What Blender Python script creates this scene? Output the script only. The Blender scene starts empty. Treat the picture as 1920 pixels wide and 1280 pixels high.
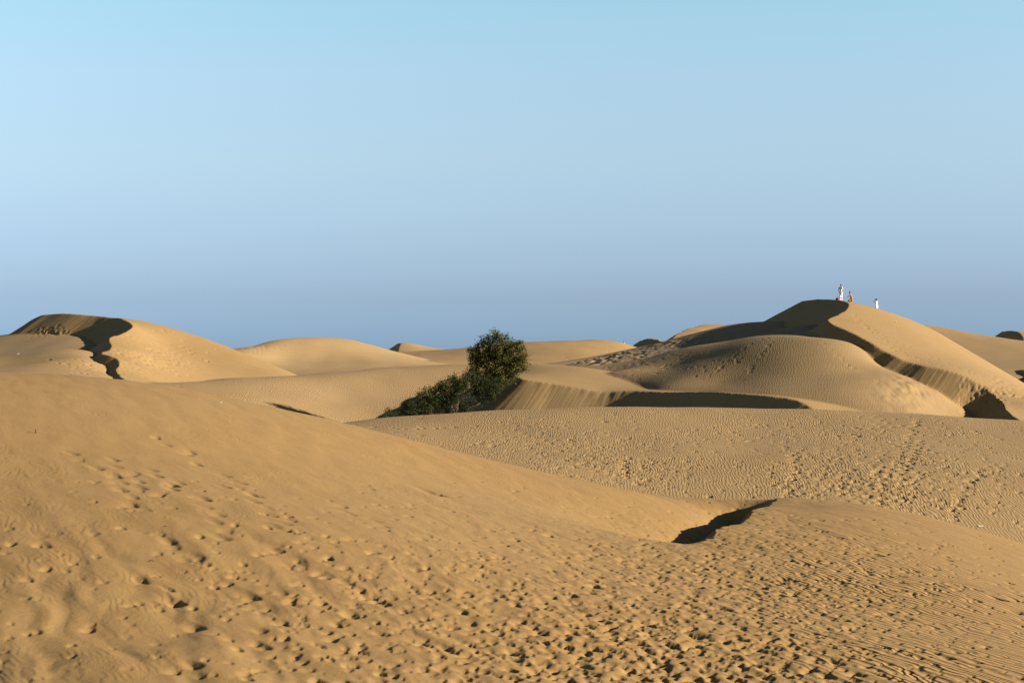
import bpy, math, random
import numpy as np
from mathutils import Vector, Matrix

random.seed(7); rng = np.random.default_rng(7)
S = bpy.context.scene
COL = S.collection
R = math.radians

# ------------------------------------------------------------------ camera
FP, HX, HY = 3000.0, 960.0, 656.0          # focal length in pixels of a 1920 wide frame, optical axis pixel
cd = bpy.data.cameras.new('camera')
cam = bpy.data.objects.new('camera', cd); COL.objects.link(cam)
cam.location = (0, 0, 0); cam.rotation_euler = (R(90), 0, 0)
cd.sensor_width = 36.0; cd.lens = 36.0 * FP / 1920.0
cd.shift_y = (HY - 640.0) / 1920.0
cd.clip_start = 0.5; cd.clip_end = 60000
S.camera = cam

# ------------------------------------------------------------------ sky and sun
ALPHA, ELEV = R(12), R(17.5)                 # sun to the right, a little behind the camera
sun_vec = Vector((math.cos(ALPHA)*math.cos(ELEV), -math.sin(ALPHA)*math.cos(ELEV), math.sin(ELEV)))
w = bpy.data.worlds.new('World'); S.world = w; w.use_nodes = True
nt = w.node_tree; nt.nodes.clear()
out = nt.nodes.new('ShaderNodeOutputWorld'); bg = nt.nodes.new('ShaderNodeBackground')
sky = nt.nodes.new('ShaderNodeTexSky'); sky.sky_type = 'NISHITA'; sky.sun_disc = False
sky.sun_elevation = ELEV; sky.sun_rotation = math.pi/2 + ALPHA
sky.air_density = 1.0; sky.dust_density = 0.25; sky.ozone_density = 3.0
tc = nt.nodes.new('ShaderNodeTexCoord'); sp = nt.nodes.new('ShaderNodeSeparateXYZ')
rmp = nt.nodes.new('ShaderNodeValToRGB'); mul = nt.nodes.new('ShaderNodeMix')
mul.data_type = 'RGBA'; mul.blend_type = 'MULTIPLY'; mul.inputs[0].default_value = 1.0
nt.links.new(tc.outputs['Generated'], sp.inputs[0]); nt.links.new(sp.outputs['Z'], rmp.inputs[0])
SKY_STOPS = [(0.008, (0.225, 0.353, 0.719)), (0.032, (0.282, 0.354, 0.6)), (0.0685, (0.453, 0.47, 0.607)), (0.1165, (0.7, 0.637, 0.631)), (0.166, (0.878, 0.779, 0.698)), (0.209, (0.92, 0.903, 0.746)), (0.32, (0.506, 0.479, 0.411)), (0.5, (0.276, 0.253, 0.224))]
el = rmp.color_ramp.elements
while len(el) > 1: el.remove(el[-1])
el[0].position = SKY_STOPS[0][0]; el[0].color = (*SKY_STOPS[0][1], 1)
for p_, c_ in SKY_STOPS[1:]:
    e_ = el.new(p_); e_.color = (*c_, 1)
nt.links.new(sky.outputs[0], mul.inputs[6]); nt.links.new(rmp.outputs[0], mul.inputs[7])
nt.links.new(mul.outputs[2], bg.inputs[0]); bg.inputs[1].default_value = 0.0954
nt.links.new(bg.outputs[0], out.inputs[0])
sd = bpy.data.lights.new('sun', 'SUN'); sd.energy = 5.0; sd.angle = R(0.5); sd.color = (1.0, 0.94, 0.85)
sun = bpy.data.objects.new('sun', sd); COL.objects.link(sun)
sun.rotation_euler = (-sun_vec).to_track_quat('-Z', 'Y').to_euler(); sun.location = sun_vec*300
S.view_settings.view_transform = 'Standard'; S.view_settings.look = 'None'
S.view_settings.exposure = 1.5; S.view_settings.gamma = 1.0; S.view_settings.use_curve_mapping = False

# ------------------------------------------------------------------ helpers
def P(px, py, Y): return ((px-HX)/FP*Y, Y, -(py-HY)/FP*Y)

def mesh_obj(name, verts, faces, mat=None, parent=None, smooth=True):
    me = bpy.data.meshes.new(name); me.from_pydata([tuple(map(float, v)) for v in verts], [], faces)
    if smooth: me.polygons.foreach_set('use_smooth', [True]*len(me.polygons))
    if mat: me.materials.append(mat)
    o = bpy.data.objects.new(name, me); COL.objects.link(o)
    if parent: o.parent = parent
    return o

def tag(o, label=None, cat=None, group=None, kind=None):
    if label: o['label'] = label
    if cat: o['category'] = cat
    if group: o['group'] = group
    if kind: o['kind'] = kind
    return o

def empty(name, loc, rz=0):
    o = bpy.data.objects.new(name, None); COL.objects.link(o); o.location = loc; o.rotation_euler = (0, 0, rz)
    o.empty_display_size = 0.2
    return o

def simple_mat(name, col, rough=0.8, noise=0.15, scale=8.0, spec=0.3, transl=0.0):
    m = bpy.data.materials.new(name); m.use_nodes = True; n = m.node_tree; b = n.nodes['Principled BSDF']
    b.inputs['Roughness'].default_value = rough; b.inputs['Specular IOR Level'].default_value = spec
    t = n.nodes.new('ShaderNodeTexNoise'); t.inputs['Scale'].default_value = scale; t.inputs['Detail'].default_value = 4
    c = n.nodes.new('ShaderNodeTexCoord'); n.links.new(c.outputs['Object'], t.inputs['Vector'])
    r = n.nodes.new('ShaderNodeValToRGB')
    r.color_ramp.elements[0].position = 0.3; r.color_ramp.elements[1].position = 0.7
    r.color_ramp.elements[0].color = (*[v*(1-noise) for v in col], 1); r.color_ramp.elements[1].color = (*[min(1, v*(1+noise)) for v in col], 1)
    n.links.new(t.outputs[0], r.inputs[0]); n.links.new(r.outputs[0], b.inputs['Base Color'])
    return m

# vectorised gradient noise
_perm = rng.permutation(4096); _ang = rng.random(4096)*2*np.pi
_gx, _gy = np.cos(_ang), np.sin(_ang)
def noise2(x, y, seed=0):
    x = np.asarray(x, dtype=np.float64)+seed*17.31; y = np.asarray(y, dtype=np.float64)+seed*5.77
    xi = np.floor(x).astype(np.int64); yi = np.floor(y).astype(np.int64)
    xf = x-xi; yf = y-yi
    def g(i, j, dx, dy):
        h = _perm[(_perm[i & 4095]+j) & 4095]
        return _gx[h]*dx+_gy[h]*dy
    u = xf*xf*xf*(xf*(xf*6-15)+10); v = yf*yf*yf*(yf*(yf*6-15)+10)
    a = g(xi, yi, xf, yf); b = g(xi+1, yi, xf-1, yf); c = g(xi, yi+1, xf, yf-1); d = g(xi+1, yi+1, xf-1, yf-1)
    return 1.4*((a*(1-u)+b*u)*(1-v)+(c*(1-u)+d*u)*v)
def sstep(a, b, x):
    t = np.clip((x-a)/(b-a), 0, 1); return t*t*(3-2*t)

# ------------------------------------------------------------------ dune field (one height field sheet)
def seg(a, b, st): return list(np.arange(a, b-1e-6, st))
ROWS = np.array(seg(8, 18, .6)+seg(18, 30, .075)+seg(30, 62, .1)+seg(62, 78, .3)+seg(78, 128, .2)+seg(128, 212, .25)
                + seg(212, 330, .8)+seg(330, 460, 2)+seg(460, 900, 15)+[900])
COLS = np.array(seg(-1500, -110, 40)+seg(-110, 2030, 2.06)+seg(2030, 3500, 40))
TH = (COLS-HX)/FP
X = TH[None, :]*ROWS[:, None]; Yg = np.repeat(ROWS[:, None], len(COLS), 1)
NR, NC = X.shape

class TPS:
    def __init__(s, pts):
        p = np.array(pts, dtype=float); s.c = p[:, :2].mean(0); s.xy = (p[:, :2]-s.c)/30; z = p[:, 2]; n = len(p)
        K = s.k(s.xy[:, None, :]-s.xy[None, :, :])+np.eye(n)*1e-4
        A = np.zeros((n+3, n+3)); A[:n, :n] = K; A[:n, n] = 1; A[:n, n+1:] = s.xy; A[n, :n] = 1; A[n+1:, :n] = s.xy.T
        s.w = np.linalg.solve(A, np.r_[z, 0, 0, 0])
    @staticmethod
    def k(d):
        r2 = (d**2).sum(-1); return 0.5*r2*np.log(r2+1e-9)
    def __call__(s, x, y):
        x = (x-s.c[0])/30; y = (y-s.c[1])/30; n = len(s.xy)
        o = s.w[n]+s.w[n+1]*x+s.w[n+2]*y
        for i in range(n):
            r2 = (x-s.xy[i, 0])**2+(y-s.xy[i, 1])**2
            o += s.w[i]*0.5*r2*np.log(r2+1e-9)
        return o

def dense(pl, step=0.5):
    pl = np.array(pl, float); ext0 = pl[0]+(pl[0]-pl[1]); ext1 = pl[-1]+(pl[-1]-pl[-2])
    q = np.vstack([ext0, pl, ext1]); o = []
    for i in range(1, len(q)-2):
        p0, p1, p2, p3 = q[i-1], q[i], q[i+1], q[i+2]
        n = max(2, int(np.linalg.norm(p2[:2]-p1[:2])/step))
        for t in np.arange(n)/n:
            o.append(0.5*((2*p1)+(-p0+p2)*t+(2*p0-5*p1+4*p2-p3)*t*t+(-p0+3*p1-3*p2+p3)*t**3))
    o.append(pl[-1]); return np.array(o)

ZF = np.full(X.shape, -60.0); REG = np.zeros(X.shape, np.int16)
A_s = np.zeros(X.shape); A_d = np.zeros(X.shape); A_slip = np.zeros(X.shape)
REGS = [dict(tint=0.5, ang=80, lam=.3, amp=0)]

def dune(pts, box, brink=None, slope=0.62, tint=0.5, ang=85, lam=0.28, amp=0.5, hidden=(), k=0.2, wob=0.12, fade=False):
    """pts/brink: (px,py,depth); hidden: world xyz; box: px0,px1,Y0,Y1 beyond which the sheet dives.
    brink runs from far/left to near/right, its lee is on the right hand when walking along it (camera-left side)."""
    global ZF, REG, A_s, A_d, A_slip
    W = [P(*p) for p in pts]+[tuple(h) for h in hidden]
    if brink: W += [P(*b) for b in brink]
    f = TPS(W)
    m0 = max(0, np.searchsorted(ROWS, box[2]-25)); m1 = min(NR, np.searchsorted(ROWS, box[3]+25))
    c0 = max(0, np.searchsorted(COLS, box[0]-300)); c1 = min(NC, np.searchsorted(COLS, box[1]+300))
    sl = (slice(m0, m1), slice(c0, c1)); x = X[sl]; y = Yg[sl]
    z = f(x, y)
    px = HX+x/y*FP
    ox = np.maximum(0, np.maximum(box[0]-px, px-box[1]))*y/FP; oy = np.maximum(0, np.maximum(box[2]-y, y-box[3]))
    z = z-0.9*np.sqrt(ox**2+oy**2)
    z = np.minimum(z, 12)
    slipm = np.zeros(z.shape); ss = np.zeros(z.shape); dd = np.zeros(z.shape)
    if brink:
        B = dense([P(*b) for b in brink]); t0 = B[0]-B[1]; t1 = B[-1]-B[-2]
        t0 /= np.linalg.norm(t0[:2]); t1 /= np.linalg.norm(t1[:2])
        B = np.vstack([B[0]+t0*60, B, B[-1]+t1*60])
        L = np.r_[0, np.cumsum(np.linalg.norm(np.diff(B[:, :2], axis=0), axis=1))]
        TG = np.gradient(B[:, :2], axis=0); TG /= np.linalg.norm(TG, axis=1)[:, None]+1e-9
        bz = f(B[:, 0], B[:, 1]); bz[0] = bz[1]; bz[-1] = bz[-2]
        best = np.full(z.shape, 1e9); sg = np.zeros(z.shape); zb = np.zeros(z.shape)
        for i in range(len(B)-1):
            a = B[i, :2]; d = B[i+1, :2]-a; l2 = d@d
            t = np.clip(((x-a[0])*d[0]+(y-a[1])*d[1])/l2, 0, 1)
            qx = x-(a[0]+t*d[0]); qy = y-(a[1]+t*d[1]); r = qx*qx+qy*qy
            u = r < best
            best = np.where(u, r, best)
            tx = TG[i, 0]*(1-t)+TG[i+1, 0]*t; ty = TG[i, 1]*(1-t)+TG[i+1, 1]*t
            cr = tx*qy-ty*qx          # >0 : left of walking direction
            sg = np.where(u, -np.sign(cr), sg); zb = np.where(u, bz[i]*(1-t)+bz[i+1]*t, zb)
            ss = np.where(u, L[i]+t*(L[i+1]-L[i]), ss)
        D = np.sqrt(best)*sg
        # small irregularity of the brink line and shallow flutes on the lee
        D = D+(wob*noise2(ss*0.5, ss*0+3, 5)+0.5*wob*noise2(ss*1.7, ss*0+7, 6))*np.exp(-(np.maximum(D, 0)/1.0)**2)
        fl = (0.04*noise2(ss*0.45, D*0.12, 8)+0.02*noise2(ss*2.3, D*0.08, 9))*(.3+1.4*np.clip(noise2(ss*.17, D*.1, 10)+.3, 0, 1))
        lee = zb-slope*np.maximum(D, 0)+fl*sstep(0.2, 1.2, D)
        if fade: lee = lee+0.35*np.maximum(0, ss-L[-2])
        z = np.where(D > 0, np.minimum(z, lee), z)
        slipm = ((D > 0) & (z >= lee-1e-6)).astype(float); dd = D
    old = ZF[sl]; idx = len(REGS)
    win = z > old
    if fade: k = 0.1+0.7*sstep(1.5, 5, np.abs(dd)+np.maximum(0, ss-L[-2]))
    h = np.clip(0.5+0.5*(z-old)/k, 0, 1)
    ZF[sl] = old*(1-h)+z*h+k*h*(1-h)*0.5
    REG[sl] = np.where(win, idx, REG[sl])
    A_s[sl] = np.where(win, ss, A_s[sl]); A_d[sl] = np.where(win, dd, A_d[sl]); A_slip[sl] = np.where(win, slipm, A_slip[sl])
    REGS.append(dict(tint=tint, ang=ang, lam=lam, amp=amp))
    return f

# base ground, dropping away to the sea in the far distance
ZF = -9.5+0.8*noise2(X*.02, Yg*.02, 1)-sstep(430, 800, Yg)*12
ZF = ZF-sstep(60, 100, np.abs(X)-Yg*0.33)*1.0

# --- far dunes
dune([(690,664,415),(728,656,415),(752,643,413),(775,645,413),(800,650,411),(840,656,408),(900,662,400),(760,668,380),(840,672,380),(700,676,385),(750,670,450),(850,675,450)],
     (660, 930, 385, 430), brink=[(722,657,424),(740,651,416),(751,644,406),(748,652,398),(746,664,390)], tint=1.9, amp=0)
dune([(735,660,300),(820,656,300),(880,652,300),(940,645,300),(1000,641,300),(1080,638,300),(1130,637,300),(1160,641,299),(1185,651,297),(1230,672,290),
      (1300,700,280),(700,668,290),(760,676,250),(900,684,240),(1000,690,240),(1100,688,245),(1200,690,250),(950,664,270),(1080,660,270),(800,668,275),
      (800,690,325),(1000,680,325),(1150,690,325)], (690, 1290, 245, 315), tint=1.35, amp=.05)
dune([(1100,690,205),(1050,684,212),(1120,672,225),(1185,655,238),(1000,692,205),(1000,684,230),(1250,640,245),(940,690,225),(1100,690,260),(1200,680,265)],
     (900, 1230, 205, 245), tint=.4, amp=.1)
dune([(1236,636,331),(1250,645,333),(1260,655,330),(1290,680,330),(1240,670,300),(1225,636,352),(1260,690,360)], (1180, 1300, 300, 345),
     brink=[(1180,655,352),(1190,646,348),(1204,637,343),(1220,634,338),(1233,636,332),(1237,646,322),(1240,664,312)], tint=.5, amp=0)
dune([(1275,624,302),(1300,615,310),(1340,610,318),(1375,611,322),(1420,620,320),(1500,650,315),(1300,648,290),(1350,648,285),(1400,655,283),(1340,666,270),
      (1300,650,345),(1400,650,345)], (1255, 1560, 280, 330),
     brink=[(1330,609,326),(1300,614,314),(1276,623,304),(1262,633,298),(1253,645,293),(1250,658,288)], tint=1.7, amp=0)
# right far
dune([(1906,621,330),(1930,624,328),(1980,635,325),(2060,650,320),(1930,650,300),(2000,670,290),(1900,640,360),(2000,660,360)], (1830, 2100, 290, 340),
     brink=[(1835,634,352),(1855,628,346),(1880,621,340),(1900,620,332),(1915,627,322),(1919,637,312),(1919,650,300)], tint=.5, amp=0)
dune([(1690,604,262),(1705,606,262),(1740,610,264),(1780,617,266),(1815,627,267),(1850,636,268),(1920,645,266),(2000,650,262),(2150,660,255),
      (1700,640,245),(1760,655,235),(1820,668,228),(1880,676,222),(1950,683,215),(2050,690,212),(1800,700,205),(1900,706,200),(1990,712,200),
      (1700,640,290),(1800,650,292),(1920,670,292)], (1640, 2250, 200, 280), tint=.5, amp=.15, ang=80)
dune([(1930,697,205),(1980,690,206),(2060,690,205),(1930,722,190),(2000,722,190),(2100,720,190),(1950,720,220),(2050,720,220)], (1880, 2200, 185, 214),
     brink=[(1878,701,212),(1900,695,209),(1925,693,205),(1935,702,200),(1925,712,194),(1915,722,188)], tint=.4, amp=.1)
# centre-left far dune with a small lee notch
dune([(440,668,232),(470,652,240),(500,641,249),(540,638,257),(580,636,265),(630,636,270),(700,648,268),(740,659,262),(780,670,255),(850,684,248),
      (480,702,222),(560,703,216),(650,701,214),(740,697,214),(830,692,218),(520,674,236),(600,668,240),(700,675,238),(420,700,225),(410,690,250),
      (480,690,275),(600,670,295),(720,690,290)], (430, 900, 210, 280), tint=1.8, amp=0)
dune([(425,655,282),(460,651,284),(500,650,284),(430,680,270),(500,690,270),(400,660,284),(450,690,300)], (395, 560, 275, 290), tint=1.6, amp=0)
# --- left dune group
dune([(-150,640,205),(-60,640,203),(0,629,205),(40,624,204),(100,620,199),(160,634,190),(0,645,192),(100,640,188),(0,662,182),(125,657,178),(190,672,176),(-100,668,182),
      (205,662,180),(240,702,177),(300,730,172),(200,668,172),(0,690,170),(-60,690,220),(60,690,225)], (-300, 330, 170, 208), tint=.3, amp=.12, ang=80)
dune([(-120,676,172),(0,668,172),(80,658,172),(150,655,171),(200,682,168),(240,700,166),(290,725,165),(0,688,164),(80,676,165),(160,671,166),(-120,692,160),(0,690,180),(120,680,181)],
     (-300, 300, 160, 174), tint=.35, amp=.3, ang=78)
dune([(-120,696,160),(0,690,160),(80,680,162),(160,673,162),(190,690,160),(215,708,156),(0,704,148),(100,702,150),(200,716,150),(-120,708,148),(250,732,148),(300,750,150),(240,720,160),(0,712,170),(120,700,172)],
     (-300, 300, 147, 163), tint=.42, amp=.35, ang=78)
dune([(260,600,193),(300,609,195),(350,623,196),(400,641,194),(430,655,192),(470,674,190),(500,690,188),(540,712,184),(300,640,186),(300,665,178),(300,690,171),(300,712,163),
      (360,670,184),(400,712,176),(460,712,180),(260,712,156),(260,660,172),(600,740,184),
      (250,640,210),(350,670,212),(430,700,210),(150,630,215),(60,660,220)], (-120, 620, 148, 205),
     brink=[(-60,641,216),(0,628,211),(40,612,208),(75,592,203),(100,588,201.5),(140,589,198.8),(180,592,196.8),(212,596,194),(234,600,190.2),(246,606,186.5),(249,612,183.5),(240,620,181),(226,627,178.5),
            (208,632,176),(206,640,173),(210,647,171),(206,655,169),(191,661,167.5),(204,666,165.5),(220,673,163.5),(224,682,161),(219,694,158),(226,705,154.5),(238,715,151)],
     tint=.62, amp=.1, ang=84, wob=.1)
# --- middle ripple field
dune([(180,726,150),(280,717,157),(400,711,168),(520,706,177),(600,699,184),(700,690,192),(780,686,196),(850,683,198),(980,684,200),
      (300,745,150),(420,744,153),(500,729,162),(560,718,169),(640,709,177),(720,701,184),(820,700,188),
      (450,776,147),(560,800,149),(640,806,152),(720,808,155),(800,804,158),(880,800,160),(950,820,160),(1010,830,160),
      (500,752,155),(640,748,167),(760,742,173),(860,738,176),(950,760,172),(1000,764,176),(640,775,159),(760,773,164),
      (500,830,138),(700,850,142),(900,850,148),(300,735,168),(400,728,179),(520,723,187),(600,714,194),(700,706,202),(800,702,206),(900,702,208)], (100, 1010, 135, 200), tint=.35, amp=.9, ang=85, lam=.24)
# --- big dune on the right: shaded apron, lit mound, then the dune itself
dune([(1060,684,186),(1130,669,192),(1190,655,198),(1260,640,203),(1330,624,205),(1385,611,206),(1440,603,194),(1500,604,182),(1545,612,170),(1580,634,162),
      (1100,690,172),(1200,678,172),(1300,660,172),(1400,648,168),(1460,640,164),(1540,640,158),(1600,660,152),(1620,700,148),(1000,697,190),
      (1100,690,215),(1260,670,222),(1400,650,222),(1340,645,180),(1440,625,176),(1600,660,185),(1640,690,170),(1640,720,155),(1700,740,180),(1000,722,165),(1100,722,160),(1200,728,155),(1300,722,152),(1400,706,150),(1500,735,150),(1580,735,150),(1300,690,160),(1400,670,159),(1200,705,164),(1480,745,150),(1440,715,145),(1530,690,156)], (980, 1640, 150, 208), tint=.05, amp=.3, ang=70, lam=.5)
dune([(1100,714,160),(1140,699,163),(1204,672,169),(1262,657,168),(1330,646,165),(1379,637,163.5),(1423,630,163),(1466,628,160.5),(1510,631,158),(1545,637,156),(1595,643,153),(1622,660,151),
      (1150,704,158),(1250,690,158),(1250,722,148),(1350,718,146),(1450,704,144),(1550,700,142),(1620,698,143),(1700,706,145),
      (1400,730,140),(1500,734,136),(1600,752,132),(1660,745,134),(1690,722,138.5),(1760,736,141),(1745,740,139),(1700,770,131),(1785,787,136),(1760,792,130),(1830,818,129),(1900,835,128),(1560,770,130),
      (1300,750,140),(1250,690,182),(1400,670,180),(1520,660,172),(1680,706,150),(1720,722,152),(1770,752,149),(1830,790,144),(1870,800,141),(1940,830,138),(1650,700,158),(1700,740,165),(1600,690,165),(1800,800,160)], (1060, 1960, 128, 172), hidden=[P(1040,714,163),P(1150,778,143),P(1220,768,141),P(1060,795,145),P(1130,764,150),P(1080,735,160)], tint=.38, amp=.32, ang=76, lam=.25)
dune([(1620,572,176),(1650,580,178),(1700,599,180),(1740,617,180),(1800,650,178),(1860,684,174),(1920,718,169),(2000,765,160),(2100,820,150),
      (1640,600,166),(1680,630,160),(1740,660,155),(1800,680,152),(1860,705,148),(1900,735,143),(1940,760,138),(1960,790,131),(2100,850,130),(1940,800,126),
      (1600,610,195),(1700,640,197),(1800,690,195),(1900,740,186),(1500,600,205)], (1370, 2300, 124, 188),
     brink=[(1350,622,214),(1390,609,207),(1420,593,202),(1450,580,197),(1480,570,192),(1510,563,187),(1545,561,181),(1575,563,176),(1591,569,171.5),(1588,580,168),(1572,590,165),(1554,598,162.5),(1560,607,160),(1580,616,158),
            (1600,625,156),(1620,635,154),(1640,646,152),(1660,659,150.5),(1680,668,149),(1700,677,148),(1730,684,146.4),(1760,690,145.4),(1800,702,144.1),(1840,722,142.6),(1865,740,140.8),(1880,754,138),(1888,768,133.5),(1900,780,129.5),(1915,789,127.5)],
     tint=.6, amp=.1, ang=70, lam=.4, wob=.1)
# --- bush dune
dune([(990,683,167),(1060,685,167),(1130,694,165),(1200,707,162),(1300,726,156),(1400,742,149),(1480,750,142),(1560,758,135),(1600,766,131),(1650,780,128),
      (1060,700,158),(1200,722,153),(1350,738,144),(1000,720,182),(1130,730,180),(1300,755,172),(1480,775,155)], (860, 1700, 124, 172),
     brink=[(938,697,186),(940,697,175),(944,699,165),(953,702,158),(968,707,153.5),(985,711,151),(1050,721,149.3),(1100,730,148.1),(1130,735,147.4),(1165,733,146.8),(1200,733,145.6),(1250,734,142.8),(1290,734,140),(1350,735,136),(1400,738,133.2),(1440,742,131),(1480,748,129),(1505,755,127.5),(1525,768,126),(1545,784,124.5)],
     tint=.5, amp=.5, ang=66, lam=.25, wob=.16)
# --- rippled plain in front
dune([(560,800,110),(660,790,114),(730,783,116),(900,772,119),(1100,764,122),(1350,765,124),(1560,770,124),(1700,777,123),(1920,790,120),(2100,806,116),
      (700,815,98),(850,850,92),(1000,890,84),(1200,925,81),(1400,950,79),(1650,965,78),(1920,1030,74),(2150,1090,70),
      (900,805,105),(1100,810,104),(1400,850,96),(1400,800,110),(1700,860,94),(1700,810,108),(1920,880,92),(1920,830,105),(2150,900,92),
      (800,840,132),(1100,825,138),(1400,825,140),(1700,840,138),(1920,850,134)], (500, 2300, 70, 130), tint=.5, amp=.75, ang=86, lam=.19, k=.1)
# --- foreground: left dune flank and right hump, one sheet, with a small wind-cut hollow left of the hump's edge
dune([(-200,693,58),(0,698,58),(120,703,59),(230,712,60),(320,725,61),(420,747,62),(530,769,62),(640,793,62),(770,825,61),(900,857,60),(1000,881,59),(1100,905,58),(1220,929,57),(1330,946,56),(1400,953,56),(1440,947,57),
      (1490,936,58),(1560,938,58),(1620,945,58),(1690,958,58),(1760,975,58),(1840,997,57),(1920,1020,56),(2030,1055,54),(2150,1100,51),
      (-200,1280,22),(200,1280,22),(600,1280,23),(1000,1280,24),(1250,1285,24.4),(1500,1280,24.8),(1700,1280,25),(1900,1280,25.5),(2200,1290,27),
      (-200,960,33),(200,960,34),(600,1000,34),(1000,1060,35),(1000,960,46),(1200,1000,45),(1260,1010,45),(1330,985,49),(1180,1060,38),(1300,1110,34.5),(1150,960,51),
      (600,870,47),(200,800,46),(1500,960,52),(1700,1000,49),(1900,1070,45),(2150,1150,42),(1450,1060,40),(1600,1080,39),(1800,1110,37.5),(2000,1160,36),(2200,1220,34),
      (1350,998,46),(1300,1026,42.5),(1400,972,50.5),(-800,690,57),(-800,1280,20),(-800,940,33),
      (-200,740,72),(200,760,74),(600,850,74),(900,910,72),(1200,985,70),(1400,1005,70),(1550,985,70),(1750,1020,70),(1950,1075,68),(2200,1150,60)],
     (-1200, 2600, 8, 63), hidden=[(-4, 10, -5.4), (0, 10, -5.4), (3.5, 10, -5.4), (7, 10, -5.5)], tint=.95, amp=.35, ang=113, lam=.21, k=.1)
FGI = len(REGS)-1
Bk = dense([P(*b) for b in [(1470,938,60),(1452,944,57.5),(1438,950,55.5),(1412,963,52),(1396,977,49.5),(1372,990,47.6),(1345,1000,46),(1316,1015,44),(1292,1028,42.3),(1284,1040,41)]], .3)
Lk = np.r_[0, np.cumsum(np.linalg.norm(np.diff(Bk[:, :2], axis=0), axis=1))]
r0, r1 = np.searchsorted(ROWS, 36), np.searchsorted(ROWS, 63); c0, c1 = np.searchsorted(COLS, 900), np.searchsorted(COLS, 1600)
sl = (slice(r0, r1), slice(c0, c1)); x = X[sl]; y = Yg[sl]
best = np.full(x.shape, 1e9); sg = x*0; ss = x*0
for i in range(len(Bk)-1):
    a = Bk[i, :2]; d = Bk[i+1, :2]-a; t = np.clip(((x-a[0])*d[0]+(y-a[1])*d[1])/(d@d), 0, 1)
    qx = x-(a[0]+t*d[0]); qy = y-(a[1]+t*d[1]); r = qx*qx+qy*qy; u = r < best
    best = np.where(u, r, best); sg = np.where(u, -np.sign(d[0]*(y-a[1])-d[1]*(x-a[0])), sg); ss = np.where(u, Lk[i]+t*(Lk[i+1]-Lk[i]), ss)
D = np.sqrt(best)*sg + 0.10*noise2(ss*.55, ss*0, 41)+.13*noise2(ss*1.5, ss*0, 42)+.07*noise2(ss*4, ss*0, 43)
win = sstep(0, 3, ss)*(1-sstep(Lk[-1]-7.0, Lk[-1]-2.0, ss))
car = np.where(D > 0, sstep(-.15, 1.1, D)*np.exp(-np.maximum(D-1.5, 0)/1.6)*(1-sstep(4, 7, D)), 0)
lip = .10*np.exp(-(np.minimum(D, 0)/1.0)**2)*np.where(D > 0, np.exp(-(D/.2)**2), 1)
ZF[sl] += win*(lip-1.0*car)

# TERRAIN-DETAIL
PXg = HX+X/Yg*FP; PYg = HY-ZF/Yg*FP
def blob(cx, cy, rx, ry, p=2):
    return np.exp(-(np.abs((PXg-cx)/rx)**p+np.abs((PYg-cy)/ry)**p))
Q0 = ZF.copy()
# visibility along each column
runmin = np.minimum.accumulate(PYg, axis=0); VIS = PYg <= runmin+1e-6
FG = (REG == FGI)
# --- foreground drifts, lumps and ripples
ca, sa = math.cos(R(-66)) if False else math.cos(math.radians(-66)), math.sin(math.radians(-66))
r1 = np.searchsorted(ROWS, 63); f = (slice(0, r1), slice(0, NC))
x = X[f]; y = Yg[f]; px = PXg[f]; py = PYg[f]
aa = x*ca+y*sa; bb = -x*sa+y*ca
def fb(cx, cy, rx, ry, p=2): return np.exp(-(np.abs((px-cx)/rx)**p+np.abs((py-cy)/ry)**p))
churn = np.clip(fb(1300, 1110, 300, 110)+fb(1280, 1260, 420, 110)+.45*fb(850, 1120, 330, 160)+.3*fb(1500, 1000, 250, 60), 0, 1)
drift = np.clip(fb(150, 1200, 420, 190)+.5*fb(650, 1200, 400, 150), 0, 1)
wx = bb+.25*noise2(bb*.9, aa*.5, 11); wy = aa+.3*noise2(bb*.8, aa*.5, 12)
def saw(t): # asymmetric ridge: gentle rise, sharp fall
    fr = t-np.floor(t); return np.where(fr < .78, fr/.78, (1-fr)/.22)
n1 = noise2(wx/.75, wy/2.2, 13); n2 = noise2(wx/.33, wy/.9, 14); n3 = noise2(wx/.16, wy/.4, 15)
d = .045*n1*(.35+.9*drift+.15*churn)+.026*n2*(.15+.55*drift+.65*churn)+.012*n3*(.12+1.1*churn)
d += .05*np.abs(noise2(wx/1.3, wy/3.0, 16))*drift
# scoured little cliffs
sc = saw(-bb/.55+1.1*noise2(bb/.6, aa/1.0, 17)+.5*noise2(bb/.25, aa/.4, 18))
d += .022*sc*churn*(.5+.8*np.clip(noise2(bb/.8, aa/1.1, 19), -.4, 1))
# ripples
hump = np.clip(1.2*fb(1780, 1200, 330, 120, 3)+.45*fb(1750, 1060, 280, 60)+.5*fb(1560, 1100, 160, 80), 0, 1)
ph = bb/.17+1.5*noise2(bb/1.2, aa/2.5, 20)+.55*noise2(bb/.35, aa/.7, 21)
ang2 = math.radians(-50); a2 = x*math.cos(ang2)+y*math.sin(ang2); b2 = -x*math.sin(ang2)+y*math.cos(ang2)
fine = np.clip(1-hump-churn*.7, 0, 1)*(1-sstep(1150, 1350, px))*(.25+.75*sstep(-.2, .5, noise2(x/2.5, y/5, 23)))
ph = b2/.15+3.2*noise2(b2/.9, a2/1.6, 24)+.9*noise2(b2/.3, a2/.6, 25)
d += .008*saw(-ph)*fine
ZF[f] += np.where(FG[f], d, 0)

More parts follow.
